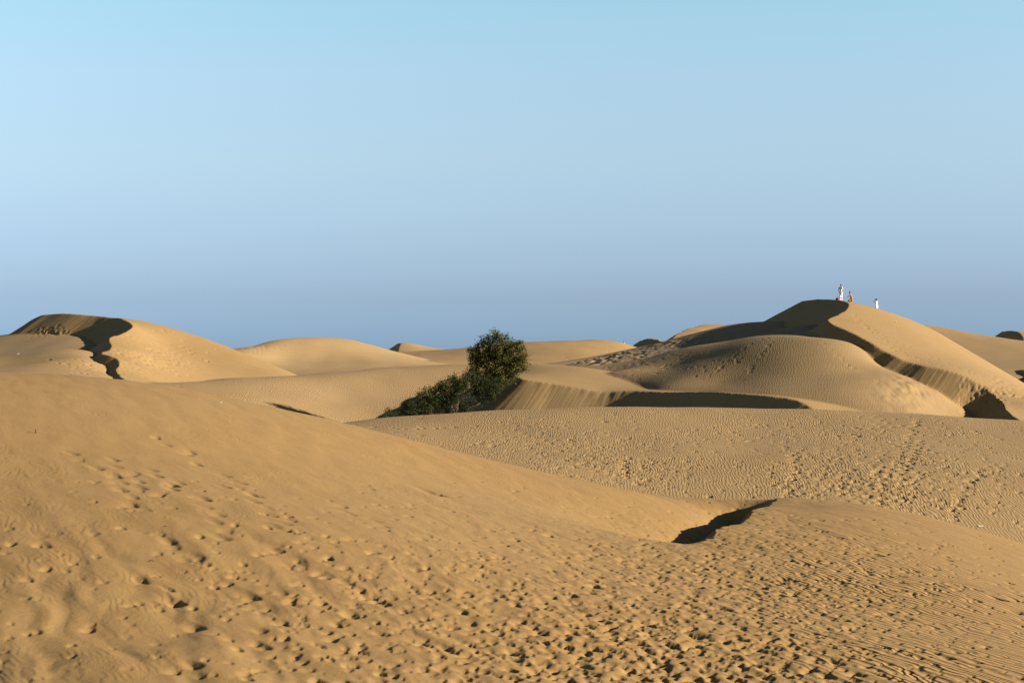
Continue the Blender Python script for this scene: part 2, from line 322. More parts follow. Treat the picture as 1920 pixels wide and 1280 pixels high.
# --- footprints
def stamp(cx, cy, ang, Lp, Wp, hp, tail=1.0, rim=.25):
    """a trodden, wind-worn pit: shallow tail, deepening to a steep end wall"""
    rr = Lp*(1.5+tail)+Wp
    i0, i1 = np.searchsorted(ROWS, cy-rr), np.searchsorted(ROWS, cy+rr)
    j0, j1 = np.searchsorted(COLS, HX+(cx-rr)/cy*FP-4), np.searchsorted(COLS, HX+(cx+rr)/cy*FP+4)
    if i1 <= i0 or j1 <= j0: return
    g = (slice(i0, i1), slice(j0, j1)); dx = X[g]-cx; dy = Yg[g]-cy
    c, s_ = math.cos(ang), math.sin(ang); p = (dx*c+dy*s_)/Lp; q = (-dx*s_+dy*c)/Wp
    q = np.where(q*(-s_) < 0, q/(1+1.5*abs(s_)), q)
    f_ = np.where(p < .6, np.exp(-((p-.6)/(.8+tail))**2), np.exp(-((p-.6)/.33)**2))
    pit = -f_*np.exp(-(np.abs(q)**2.6))
    rimf = np.exp(-((p-1.35)/.35)**2)*np.exp(-(q/1.1)**2)+.5*np.exp(-(p/1.1)**2)*np.exp(-((np.abs(q)-1.35)/.35)**2)
    ZF[g] += hp*(pit+rim*rimf)
def scatter(n, dens, mask):
    cell = np.abs(np.gradient(PYg, axis=0))*mask*VIS*dens*np.gradient(COLS)[None, :]*((PXg > -100) & (PXg < 2020) & (PYg < 1330))
    cs = np.cumsum(cell.ravel()); k = np.searchsorted(cs, rng.random(n)*cs[-1]); return np.unravel_index(k, X.shape)
base_a = math.radians(-52)
dn = blob(1340, 1100, 280, 110)*1.5+blob(1330, 1240, 460, 110)*1.3+.4*blob(800, 1120, 350, 160)+.7*blob(1600, 1080, 260, 90)+.5*blob(1400, 1030, 130, 40)+.05*blob(400, 1100, 400, 200)+.025
I, J = scatter(3800, dn*(PYg > 900), FG)
for i, j in zip(I, J):
    big = rng.random()
    stamp(X[i, j], Yg[i, j], base_a+rng.normal(0, .5), rng.uniform(.05, .10)*(.7+.6*big), rng.uniform(.030, .052)*(.7+.6*big), rng.uniform(.025, .058)*(.6+.8*big), rng.uniform(.2, 1.4), .05)
def trail(pts, mask, step, Lp, Wp, hp, tail, rim=.25, side=.12, jit=.08, ajit=.25, ang=None, skip=.1):
    """a walked line through image-located ground points"""
    W = []
    for qx, qy in pts:
        dd_ = (np.abs(PXg-qx)+np.abs(PYg-qy)*1.0)+(~(mask & VIS))*1e5; k = np.unravel_index(np.argmin(dd_), X.shape); W.append((X[k], Yg[k]))
    W = np.array(W); k = 0; n = 0
    for a_, b_ in zip(W[:-1], W[1:]):
        l = np.linalg.norm(b_-a_); u_ = (b_-a_)/max(l, 1e-6); pr = np.array([-u_[1], u_[0]])
        for t_ in np.arange(0, l, step):
            n += 1
            if rng.random() < skip: continue
            c_ = a_+u_*(t_+rng.normal(0, jit))+pr*((side if n % 2 else -side)+rng.normal(0, jit*.6))
            an = (ang if ang is not None else math.atan2(u_[1], u_[0]))+rng.normal(0, ajit)
            s_ = rng.uniform(.8, 1.2); stamp(c_[0], c_[1], an, Lp*s_, Wp*s_, hp*rng.uniform(.6, 1.3), tail, rim)
soft = dict(Lp=.19, Wp=.075, hp=.045, tail=1.6, rim=.02, ang=base_a)
for tr in ([(140,850),(190,880),(225,905),(262,955),(275,995),(335,1025),(395,1065)], [(210,862),(250,890),(305,940),(330,900)], [(290,822),(357,850),(380,872),(430,892),(480,935)],
           [(275,880),(340,910),(390,937),(430,1008),(520,1028),(560,1050)], [(420,912),(480,930),(550,1000),(640,1022)], [(345,1050),(400,1066)], [(70,1003),(100,1030)],
           [(270,1095),(330,1130),(475,1120)], [(560,1055),(640,1090),(720,1130),(775,1145)], [(640,950),(700,975),(760,1000)]):
    trail(tr, FG, .95, **soft, side=.1)
for qx, qy, L_, W_, h_ in ((818,925,.42,.20,.11),(475,1120,.2,.1,.11),(335,1132,.2,.1,.1),(370,1178,.2,.1,.1),(495,1210,.22,.08,.07),(365,1250,.2,.08,.08),(1572,1008,.16,.09,.12),(1648,1040,.22,.12,.13),
        (1487,1088,.2,.12,.12),(1510,1058,.15,.07,.1),(1780,1050,.14,.09,.1),(1716,1070,.14,.08,.12),(1755,1067,.14,.07,.12),(1770,1098,.18,.09,.12),(1832,1106,.16,.09,.13),(1878,1123,.24,.1,.13),(1830,1126,.18,.08,.11),
        (1697,1092,.13,.08,.11),(1694,1106,.14,.07,.1),(1915,1148,.2,.1,.14),(1668,1150,.12,.07,.08),(1500,1035,.15,.08,.1),(1430,1125,.14,.08,.12),(1560,1085,.13,.07,.1),(1740,970,.12,.06,.06),(1540,975,.14,.08,.07)):
    d_ = (np.abs(PXg-qx)+np.abs(PYg-qy))+(~(FG & VIS))*1e5; k = np.unravel_index(np.argmin(d_), X.shape)
    stamp(X[k], Yg[k], base_a+rng.normal(0, .15), L_*.85, W_*.8, h_*.8, 1.2 if L_ < .4 else 2.5, .04)
BI = FGI-1; PL = (REG == BI)
dn = 1.3*blob(1640, 900, 170, 50)+.9*blob(1130, 870, 140, 45)+.6*blob(1480, 810, 170, 25)+.5*blob(1700, 820, 120, 40)+.35*blob(1000, 820, 200, 30)+.12
I, J = scatter(1500, dn, PL)
for i, j in zip(I, J):
    stamp(X[i, j], Yg[i, j], rng.uniform(0, 6.28), rng.uniform(.13, .2), rng.uniform(.09, .14), rng.uniform(.04, .11), rng.uniform(0, .3), .08)
st = dict(Lp=.17, Wp=.12, hp=.17, tail=.1, rim=.05)
for tr in ([(1490,915),(1480,925),(1470,945)], [(1720,790),(1700,830),(1690,860),(1660,900),(1650,950)], [(1725,825),(1712,860),(1690,900),(1680,945)], [(1490,850),(1492,880),(1490,900)],
           [(1840,880),(1800,930),(1790,975)], [(1175,860),(1165,890),(1180,900)], [(700,800),(760,805),(860,800)]):
    trail(tr, PL, .8, **st)
# far footprints
def far_scatter(n, dens, mask, h0=.05, h1=.12):
    I, J = scatter(n, dens, mask)
    for i, j in zip(I, J): stamp(X[i, j], Yg[i, j], rng.uniform(0, 6.28), rng.uniform(.16, .26), rng.uniform(.14, .2), rng.uniform(h0, h1), .2, .4)
FAR = (Yg > 126)
far_scatter(260, blob(300, 675, 60, 22)+.1*blob(270, 630, 60, 30), FAR)
far_scatter(90, blob(180, 690, 60, 14), FAR)
far_scatter(110, blob(92, 623, 22, 7), FAR, .05, .12)
far_scatter(170, blob(1220, 682, 110, 16)+blob(1160, 668, 80, 10), FAR, .03, .07)
far_scatter(130, blob(1880, 735, 60, 22), FAR & (PXg > 1800))
far_scatter(50, blob(480, 650, 40, 10), FAR, .015, .035)
for tr in ([(1320,712),(1350,690),(1380,665),(1410,645),(1440,634)], [(1395,712),(1410,690),(1430,665),(1450,640)], [(1545,643),(1570,665),(1600,690)], [(1645,715),(1665,735),(1690,755)]):
    trail(tr, FAR, .7, Lp=.17, Wp=.12, hp=.06, tail=.1, rim=.4)
for tr in ([(1620,610),(1680,640),(1740,665),(1800,690),(1860,715)], [(1640,640),(1700,665),(1760,685)], [(1600,590),(1640,625),(1690,660)]):
    trail(tr, FAR, .8, Lp=.17, Wp=.13, hp=.07, tail=.1, rim=.3)
# trodden apron and trampled bowl
ap = (REG == REG[tuple(np.array(np.unravel_index(np.argmin(np.abs(PXg-1250)+np.abs(PYg-650)+(Yg < 150)*1e4+(Yg > 230)*1e4), X.shape)))])*(blob(1110, 677, 50, 9)*1.2+blob(1180, 665, 60, 10)*.8+blob(1300, 645, 90, 12)*.5)*FAR*(Yg > 150)*(Yg < 215)
ZF += .20*ap*noise2(X/1.0, Yg/1.6, 31)+.1*ap*noise2(X/.45, Yg/.8, 32)
bw = blob(1710, 735, 55, 30)*FAR*(Yg < 150)*(1-A_slip)
ZF += .15*bw*noise2(X/1.1, Yg/1.5, 33)+.08*bw*noise2(X/.5, Yg/.8, 34)
# very low undulation everywhere beyond the foreground
ZF += np.where(Yg > 66, .05*noise2(X/4, Yg/7, 35)*sstep(66, 80, Yg), 0)

# --- build the sheet
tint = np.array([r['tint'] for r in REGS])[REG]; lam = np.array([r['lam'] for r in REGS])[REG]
angr = np.radians(np.array([r['ang'] for r in REGS]))[REG]; amp = np.array([r['amp'] for r in REGS])[REG]
ru = (X*np.sin(angr)-Yg*np.cos(angr))/lam; rv = (X*np.cos(angr)+Yg*np.sin(angr))/lam
HUMP = np.clip(1.2*blob(1840, 1210, 330, 115, 3)+.5*blob(1780, 1080, 300, 60)+.6*blob(1560, 1100, 170, 90)+.25*blob(1650, 1000, 260, 40)+.2*blob(1100, 950, 260, 50), 0, 1)
amp = np.where(FG, 1.2*HUMP, amp)*(1-A_slip)
# TERRAIN-END
nv = NR*NC
co = np.stack([X, Yg, ZF], -1).reshape(-1, 3).astype(np.float32)
ii = np.arange(NR-1)[:, None]*NC+np.arange(NC-1)[None, :]
fc = np.stack([ii, ii+1, ii+NC+1, ii+NC], -1).reshape(-1).astype(np.int32)
nf = (NR-1)*(NC-1)
me = bpy.data.meshes.new('sand_dunes')
me.vertices.add(nv); me.vertices.foreach_set('co', co.ravel())
me.loops.add(nf*4); me.loops.foreach_set('vertex_index', fc)
me.polygons.add(nf); me.polygons.foreach_set('loop_start', np.arange(nf, dtype=np.int32)*4)
me.polygons.foreach_set('use_smooth', np.ones(nf, bool))
me.update(calc_edges=True)
def vattr(n, a, b, c):
    at = me.attributes.new(n, 'FLOAT_VECTOR', 'POINT'); at.data.foreach_set('vector', np.stack([a, b, c], -1).reshape(-1).astype(np.float32))
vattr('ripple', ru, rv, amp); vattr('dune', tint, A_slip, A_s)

m = bpy.data.materials.new('dune_sand'); m.use_nodes = True; n = m.node_tree; N = n.nodes; Lk_ = n.links
b = N['Principled BSDF']; b.inputs['Roughness'].default_value = 0.95; b.inputs['Specular IOR Level'].default_value = 0.15
def nd(t, **k):
    q = N.new(t)
    for a_, v_ in k.items(): setattr(q, a_, v_)
    return q
def mth(op, a_, b_=None, c_=None):
    q = nd('ShaderNodeMath', operation=op)
    for i, v_ in enumerate((a_, b_, c_)):
        if v_ is None: continue
        if isinstance(v_, (int, float)): q.inputs[i].default_value = v_
        else: Lk_.new(v_, q.inputs[i])
    return q.outputs[0]
def comb(a_, b_, c_=0.0):
    q = nd('ShaderNodeCombineXYZ')
    for i, v_ in enumerate((a_, b_, c_)):
        if isinstance(v_, (int, float)): q.inputs[i].default_value = v_
        else: Lk_.new(v_, q.inputs[i])
    return q.outputs[0]
def nz(vec, scale, detail=2, rough=.5):
    q = nd('ShaderNodeTexNoise'); q.inputs['Scale'].default_value = scale; q.inputs['Detail'].default_value = detail; q.inputs['Roughness'].default_value = rough
    Lk_.new(vec, q.inputs['Vector']); return q.outputs[0]
ar = nd('ShaderNodeAttribute', attribute_name='ripple'); ad = nd('ShaderNodeAttribute', attribute_name='dune'); geo = nd('ShaderNodeNewGeometry')
s1 = nd('ShaderNodeSeparateXYZ'); Lk_.new(ar.outputs['Vector'], s1.inputs[0]); U, V_, AMP = s1.outputs
s2 = nd('ShaderNodeSeparateXYZ'); Lk_.new(ad.outputs['Vector'], s2.inputs[0]); TINT, SLIP, SS = s2.outputs
s3 = nd('ShaderNodeSeparateXYZ'); Lk_.new(geo.outputs['Position'], s3.inputs[0]); PX_, PY_, PZ_ = s3.outputs
warp1 = mth('MULTIPLY', mth('SUBTRACT', nz(comb(mth('MULTIPLY', U, .14), mth('MULTIPLY', V_, .05)), 1.0, 2), .5), 5.0)
warp2 = mth('MULTIPLY', mth('SUBTRACT', nz(comb(mth('MULTIPLY', U, .5), mth('MULTIPLY', V_, .16), 5.0), 1.0, 2), .5), 2.2)
ph = mth('ADD', U, mth('ADD', warp1, warp2))
sn = mth('SINE', mth('MULTIPLY', ph, 6.2832)); sn = mth('POWER', mth('ADD', mth('MULTIPLY', sn, .5), .5), 1.4)
am2 = mth('MULTIPLY', AMP, mth('MAXIMUM', .1, mth('SUBTRACT', mth('MULTIPLY', nz(comb(mth('MULTIPLY', U, .035), mth('MULTIPLY', V_, .022), 9.0), 1.0, 3), 3.4), .75)))
hr = mth('MULTIPLY', mth('MULTIPLY', sn, am2), 0.014)
stn = nz(comb(mth('MULTIPLY', SS, 3.2), mth('MULTIPLY', PZ_, .15), 1.0), 1.0, 3, .65)
hs = mth('MULTIPLY', mth('MULTIPLY', stn, SLIP), 0.045)
gr = mth('MULTIPLY', nz(geo.outputs['Position'], 9.0, 5, .7), 0.012)
hh = mth('ADD', hr, mth('ADD', hs, gr))
bp = nd('ShaderNodeBump'); bp.inputs['Strength'].default_value = 1.0; bp.inputs['Distance'].default_value = 1.0
Lk_.new(hh, bp.inputs['Height']); Lk_.new(bp.outputs[0], b.inputs['Normal'])
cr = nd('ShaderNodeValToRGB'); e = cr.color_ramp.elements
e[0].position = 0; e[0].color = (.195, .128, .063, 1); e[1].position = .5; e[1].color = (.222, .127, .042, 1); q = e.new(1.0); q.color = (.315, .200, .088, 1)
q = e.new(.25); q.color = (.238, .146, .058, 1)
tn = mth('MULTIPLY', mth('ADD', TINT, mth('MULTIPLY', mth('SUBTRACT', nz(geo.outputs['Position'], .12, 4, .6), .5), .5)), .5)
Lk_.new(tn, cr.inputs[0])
hv = nd('ShaderNodeHueSaturation'); Lk_.new(cr.outputs[0], hv.inputs['Color'])
sp1 = nz(geo.outputs['Position'], 22.0, 3, .8); mpv = nd('ShaderNodeMapping'); mpv.inputs['Rotation'].default_value = (0, 0, math.radians(66)); mpv.inputs['Scale'].default_value = (.35, 1.5, 1.5); Lk_.new(geo.outputs['Position'], mpv.inputs['Vector']); sp2 = nz(mpv.outputs[0], .9, 6, .65)
val = mth('ADD', mth('MULTIPLY', mth('SUBTRACT', sp1, .5), .22), mth('ADD', mth('MULTIPLY', mth('SUBTRACT', sp2, .5), .24), 1.0))
val = mth('ADD', val, mth('MULTIPLY', mth('MULTIPLY', mth('SUBTRACT', stn, .5), SLIP), .16))
Lk_.new(val, hv.inputs['Value']); Lk_.new(hv.outputs[0], b.inputs['Base Color'])
me.materials.append(m)
dunes = bpy.data.objects.new('sand_dunes', me); COL.objects.link(dunes)
tag(dunes, 'rolling ochre sand dunes with ripples, slip faces and footprints', kind='structure')
# sea beyond the dunes
ms = simple_mat('sea_water', (.03, .08, .12), .35, .2, .02, .5)
sea = mesh_obj('sea', [(-30000, 300, -20), (30000, 300, -20), (30000, 50000, -20), (-30000, 50000, -20)], [(0, 1, 2, 3)], ms)
tag(sea, 'flat blue sea beyond the dunes', kind='structure')

_ix = {}
def ground(px, Y):
    """height of the sand under image column px at depth Y"""
    j = np.interp(px, COLS, np.arange(NC)); i = np.interp(Y, ROWS, np.arange(NR))
    i0, j0 = int(i), int(j); i1, j1 = min(i0+1, NR-1), min(j0+1, NC-1); a_, b_ = i-i0, j-j0
    return float((ZF[i0, j0]*(1-b_)+ZF[i0, j1]*b_)*(1-a_)+(ZF[i1, j0]*(1-b_)+ZF[i1, j1]*b_)*a_)
def on_sand(px, Y): return Vector(((px-HX)/FP*Y, Y, ground(px, Y)))
def crest(px, lo, hi, back=0.0):
    ys = np.arange(lo, hi, .1); pp = [-ground(px, q)/q for q in ys]; return on_sand(px, ys[int(np.argmin(pp))]+back)
def hit(px, py, lo=8, hi=480):
    """first ground point seen through an image position"""
    j = int(np.argmin(np.abs(COLS-px))); p = HY-ZF[:, j]/ROWS*FP
    k = np.where((p <= py) & (ROWS > lo) & (ROWS < hi))[0]
    k = k[0] if len(k) else int(np.argmin(np.abs(p-py)))
    return Vector((X[k, j], ROWS[k], ZF[k, j]))

# ------------------------------------------------------------------ shrubs and tree
def leaf_mat(name, lo, hi):
    m = bpy.data.materials.new(name); m.use_nodes = True; n = m.node_tree; b = n.nodes['Principled BSDF']
    b.inputs['Roughness'].default_value = .75; b.inputs['Specular IOR Level'].default_value = .08
    at = n.nodes.new('ShaderNodeAttribute'); at.attribute_name = 'shade'; r = n.nodes.new('ShaderNodeValToRGB')
    r.color_ramp.elements[0].color = (*lo, 1); r.color_ramp.elements[1].color = (*hi, 1)
    n.links.new(at.outputs['Fac'], r.inputs[0]); n.links.new(r.outputs[0], b.inputs['Base Color'])
    tr = n.nodes.new('ShaderNodeBsdfTranslucent'); n.links.new(r.outputs[0], tr.inputs[0])
    mx = n.nodes.new('ShaderNodeMixShader'); mx.inputs[0].default_value = .16
    n.links.new(b.outputs[0], mx.inputs[1]); n.links.new(tr.outputs[0], mx.inputs[2]); n.links.new(mx.outputs[0], n.nodes['Material Output'].inputs[0])
    return m
M_leaf = leaf_mat('tamarisk_leaves', (.014, .018, .004), (.130, .115, .022))
M_leaf2 = leaf_mat('shrub_leaves', (.009, .014, .004), (.048, .055, .015))
M_bark = simple_mat('bark', (.13, .075, .05), .9, .35, 6)

def foliage(name, clumps, n, mat, parent, size=.11, seed=1):
    r = np.random.default_rng(seed); cl = np.array(clumps, float)
    wts = cl[:, 3]**2; wts /= wts.sum(); ci = r.choice(len(cl), n, p=wts)
    d = r.normal(size=(n, 3)); d /= np.linalg.norm(d, axis=1)[:, None]
    # sprays: cluster seeds inside each clump, leaves gathered round them
    ns = max(8, n//26); si = r.choice(len(cl), ns, p=wts)
    sdv = r.normal(size=(ns, 3)); sdv /= np.linalg.norm(sdv, axis=1)[:, None]
    sr = r.random(ns)**.38*1.08*np.where(r.random(ns) < .08, 1.3, 1.0)
    sp_ = cl[si, :3]+sdv*sr[:, None]*cl[si, 3][:, None]*np.array([1, 1, .95])
    hole = np.sin(sp_[:, 0]*3.1+seed)*np.sin(sp_[:, 2]*3.4+1.3*seed)*np.sin(sp_[:, 1]*2.0+.7); sp_ = np.where((hole > .33)[:, None], sp_[0], sp_); sdv = np.where((hole > .33)[:, None], sdv[0], sdv)
    ok = np.where(hole <= .33)[0]; k = ok[r.integers(0, len(ok), n)]; off = r.normal(size=(n, 3))*np.array([.13, .13, .15])
    out_ = sdv[k]*np.abs(r.normal(size=n))[:, None]*.14
    c = sp_[k]+off+out_
    L_ = size*r.uniform(.6, 1.6, n); ax = sdv[k]*.8+r.normal(size=(n, 3))*.7+np.array([0, 0, .45]); ax /= np.linalg.norm(ax, axis=1)[:, None]
    u = np.cross(ax, r.normal(size=(n, 3))); u /= np.linalg.norm(u, axis=1)[:, None]
    a = c-ax*L_[:, None]*.5; e_ = c+ax*L_[:, None]*.5; wd = u*(L_*.27)[:, None]
    V = np.stack([a, c+wd, e_, c-wd], 1).reshape(-1, 3).astype(np.float32)
    me_ = bpy.data.meshes.new(name); me_.vertices.add(4*n); me_.vertices.foreach_set('co', V.ravel())
    me_.loops.add(4*n); me_.loops.foreach_set('vertex_index', np.arange(4*n, dtype=np.int32))
    me_.polygons.add(n); me_.polygons.foreach_set('loop_start', np.arange(n, dtype=np.int32)*4); me_.update(calc_edges=True)
    sh = np.repeat(np.clip((r.random(ns)[k]*.55+r.random(n)*.45), 0, 1), 4)
    at = me_.attributes.new('shade', 'FLOAT', 'POINT'); at.data.foreach_set('value', sh.astype(np.float32))
    me_.materials.append(mat); o = bpy.data.objects.new(name, me_); COL.objects.link(o); o.parent = parent
    return o, sp_

def tube(pts, radii, sides=7):
    V = []; F = []
    pts = [Vector(p) for p in pts]
    for i, p in enumerate(pts):
        t = (pts[min(i+1, len(pts)-1)]-pts[max(i-1, 0)]).normalized()
        a = t.cross(Vector((0.3, 1, .2))).normalized(); b_ = t.cross(a)
        for k in range(sides):
            g = 2*math.pi*k/sides; V.append(p+(a*math.cos(g)+b_*math.sin(g))*radii[i])
    for i in range(len(pts)-1):
        for k in range(sides):
            F.append((i*sides+k, i*sides+(k+1) % sides, (i+1)*sides+(k+1) % sides, (i+1)*sides+k))
    F.append(tuple(range(sides))[::-1]); F.append(tuple((len(pts)-1)*sides+k for k in range(sides)))
    return V, F
def limb(a, b, r0, r1, rr, n=6, wob=.08, sag=0):
    a = Vector(a); b = Vector(b); P_ = []
    for i in range(n+1):
        t = i/n; q = a.lerp(b, t)+Vector(rr.normal(size=3)*wob*math.sin(math.pi*t)); q.z += sag*math.sin(math.pi*t); P_.append(q)
    return P_, [r0*(1-i/n)+r1*i/n for i in range(n+1)]
def plant(name, label, cat, base, clumps_px, Y0, nleaf, mat, seed, nbr=9, trunk_r=.13, size=.11, ystep=.0):
    rr = np.random.default_rng(seed); root = empty(name, base); tag(root, label, cat)
    bx_ = np.array(base)
    cl = []
    for (qx, qy, qr) in clumps_px:
        qy += 3 if name == 'tamarisk_tree' else 1; qr *= .93 if name == 'tamarisk_tree' else 1.02
        Yc = Y0+(qx-clumps_px[0][0])*ystep+rr.normal()*.25
        c = np.array(P(qx, qy, Yc)); rad = qr/FP*Yc
        g = ground(qx, Yc)
        cl.append((*(c-bx_), rad))
    cr_, spv = foliage('crown', cl, nleaf, mat, root, size, seed)
    cz = np.array(cl)
    top = Vector(cz[0, :3]); V, F = tube(*limb((0, 0, -.4), top*.75, trunk_r, trunk_r*.45, rr, 7, .12)); mesh_obj('trunk', V, F, M_bark, root)
    for i in range(nbr):
        k = rr.integers(0, len(cl)); t_ = rr.uniform(.15, .7)
        st_ = top*.75*t_; e_ = Vector(cz[k, :3]+rr.normal(size=3)*cz[k, 3]*.6)
        V, F = tube(*limb(st_, e_, trunk_r*.45, .012, rr, 6, .14, .1), 5); mesh_obj('branch', V, F, M_bark, root)
    VV, FF = [], []
    for i in range(min(180, len(spv)//4)):
        k = rr.integers(0, len(spv)); q = spv[k]; j = np.argmin(((cz[:, :3]-q)**2).sum(1)); c = cz[j, :3]
        V, F = tube(*limb(c+(q-c)*.1, q, .016, .006, rr, 2, .05), 3); o_ = len(VV); VV += V; FF += [tuple(x+o_ for x in f_) for f_ in F]
    tw = mesh_obj('twigs', VV, FF, M_bark, root); tw['kind'] = 'stuff'
    return root
tb = on_sand(925, 150.5)
plant('tamarisk_tree', 'tall dense olive green tamarisk tree, the highest of the plants on the dune', 'tree', tuple(tb),
      [(936,668,26),(930,648,27),(905,664,23),(960,660,25),(940,682,32),(902,688,21),(966,686,18),(930,631,12),(913,642,15),(955,640,15),(980,666,9),(974,651,9),(889,655,10),(920,704,20),(946,703,16),(896,704,15),
       (985,686,5),(893,672,14),(980,680,9),(928,628,8),(886,668,8),(972,672,14)], 150.0, 30000, M_leaf, 11, 16, .16, .12)
sb = on_sand(850, 147)
plant('spreading_shrub', 'low dark green spreading shrub climbing the foot of the dune below the tree', 'shrub', tuple(sb),
      [(845,735,16),(900,722,17),(880,713,17),(862,712,13),(845,720,13),(918,735,11),(930,720,11),(868,735,13),(845,757,13),(872,762,11),(828,733,16),(812,742,16),(797,738,10),(790,752,14),(770,762,12),(757,772,9),(812,760,16),
       (838,770,12),(866,773,8),(800,775,11),(780,775,10),(906,750,6),(895,756,5),(830,718,6),(856,728,12),(888,728,10)], 147.0, 30000, M_leaf2, 12, 18, .09, .11, ystep=.02)
lb = on_sand(731, 141.5)
plant('small_bush', 'tiny dark bush at the far left end of the plants, apart from the spreading shrub', 'bush', tuple(lb),
      [(730,774,5),(725,780,4),(738,778,5),(727,772,3),(744,782,3),(733,781,5)], 141.5, 1600, M_leaf2, 13, 4, .03, .1)

# ------------------------------------------------------------------ people
import bmesh
M_skin = simple_mat('skin_tanned', (.42, .20, .12), .6, .06, 5); M_hair = simple_mat('dark_hair', (.018, .012, .010), .5, .3, 30)
M_white = simple_mat('white_cotton', (.80, .79, .77), .85, .04, 6); M_off = simple_mat('cream_cotton', (.62, .58, .50), .85, .05, 6)
M_brown = simple_mat('brown_cloth', (.28, .115, .03), .85, .25, 4); M_red = simple_mat('red_fabric', (.26, .01, .02), .7, .15, 10)
M_black = simple_mat('dark_fabric', (.02, .02, .022), .8, .2, 10); M_pink = simple_mat('pale_pink_cloth', (.75, .50, .45), .85, .05, 6)
M_eye = simple_mat('eye_white', (.7, .7, .7), .3, .02, 5)
def caps(bm, a, b, ra, rb, seg=8):
    a = Vector(a); b = Vector(b); n = max(2, int((b-a).length/(min(ra, rb)*.55))+1); n = min(n, 16)
    for i in range(n+1):
        t = i/n; bmesh.ops.create_icosphere(bm, subdivisions=2, radius=ra*(1-t)+rb*t, matrix=Matrix.Translation(a.lerp(b, t)))
def ell(bm, c, r, rot=None):
    mt = Matrix.Translation(Vector(c))@(rot.to_4x4() if rot else Matrix.Identity(4))@Matrix.Diagonal((*r, 1))
    bmesh.ops.create_icosphere(bm, subdivisions=3, radius=1, matrix=mt)
def fuse(name, bm, mat, parent, vox=.011, smooth=4):
    me_ = bpy.data.meshes.new(name+'_raw'); bm.to_mesh(me_); bm.free(); o = bpy.data.objects.new(name+'_raw', me_); COL.objects.link(o)
    q = o.modifiers.new('r', 'REMESH'); q.mode = 'VOXEL'; q.voxel_size = vox; q.use_smooth_shade = True
    q = o.modifiers.new('s', 'SMOOTH'); q.iterations = smooth; q.factor = .5
    q = o.modifiers.new('d', 'DECIMATE'); q.ratio = .35
    dg = bpy.context.evaluated_depsgraph_get(); m2 = bpy.data.meshes.new_from_object(o.evaluated_get(dg)); m2.name = name
    bpy.data.objects.remove(o); bpy.data.meshes.remove(me_)
    m2.materials.clear(); m2.materials.append(mat); m2.polygons.foreach_set('use_smooth', [True]*len(m2.polygons))
    ob = bpy.data.objects.new(name, m2); COL.objects.link(ob); ob.parent = parent; return ob
def hand(bm, wr, fwd, side, s=1.0, curl=.35):
    wr = Vector(wr); fwd = Vector(fwd).normalized(); side = Vector(side).normalized(); dn = fwd.cross(side).normalized()
    pe = wr+fwd*.085*s
    for k in (-1, 0, 1): caps(bm, wr+side*.012*k*s, pe+side*.026*k*s, .016*s, .015*s)
    for k, ln in zip((-1.5, -.5, .5, 1.5), (.062, .078, .083, .070)):
        a = pe+side*.019*k*s; m_ = a+(fwd*(1-curl*.3)+dn*curl*.5).normalized()*ln*.5*s; e_ = m_+(fwd*(1-curl)+dn*curl*1.3).normalized()*ln*.5*s
        caps(bm, a, m_, .0095*s, .009*s); caps(bm, m_, e_, .009*s, .0085*s)
    a = wr+side*.028*s+fwd*.02*s; m_ = a+(side*.8+fwd*.7).normalized()*.038*s; e_ = m_+(side*.25+fwd).normalized()*.032*s
    caps(bm, a, m_, .013*s, .0105*s); caps(bm, m_, e_, .0105*s, .009*s)
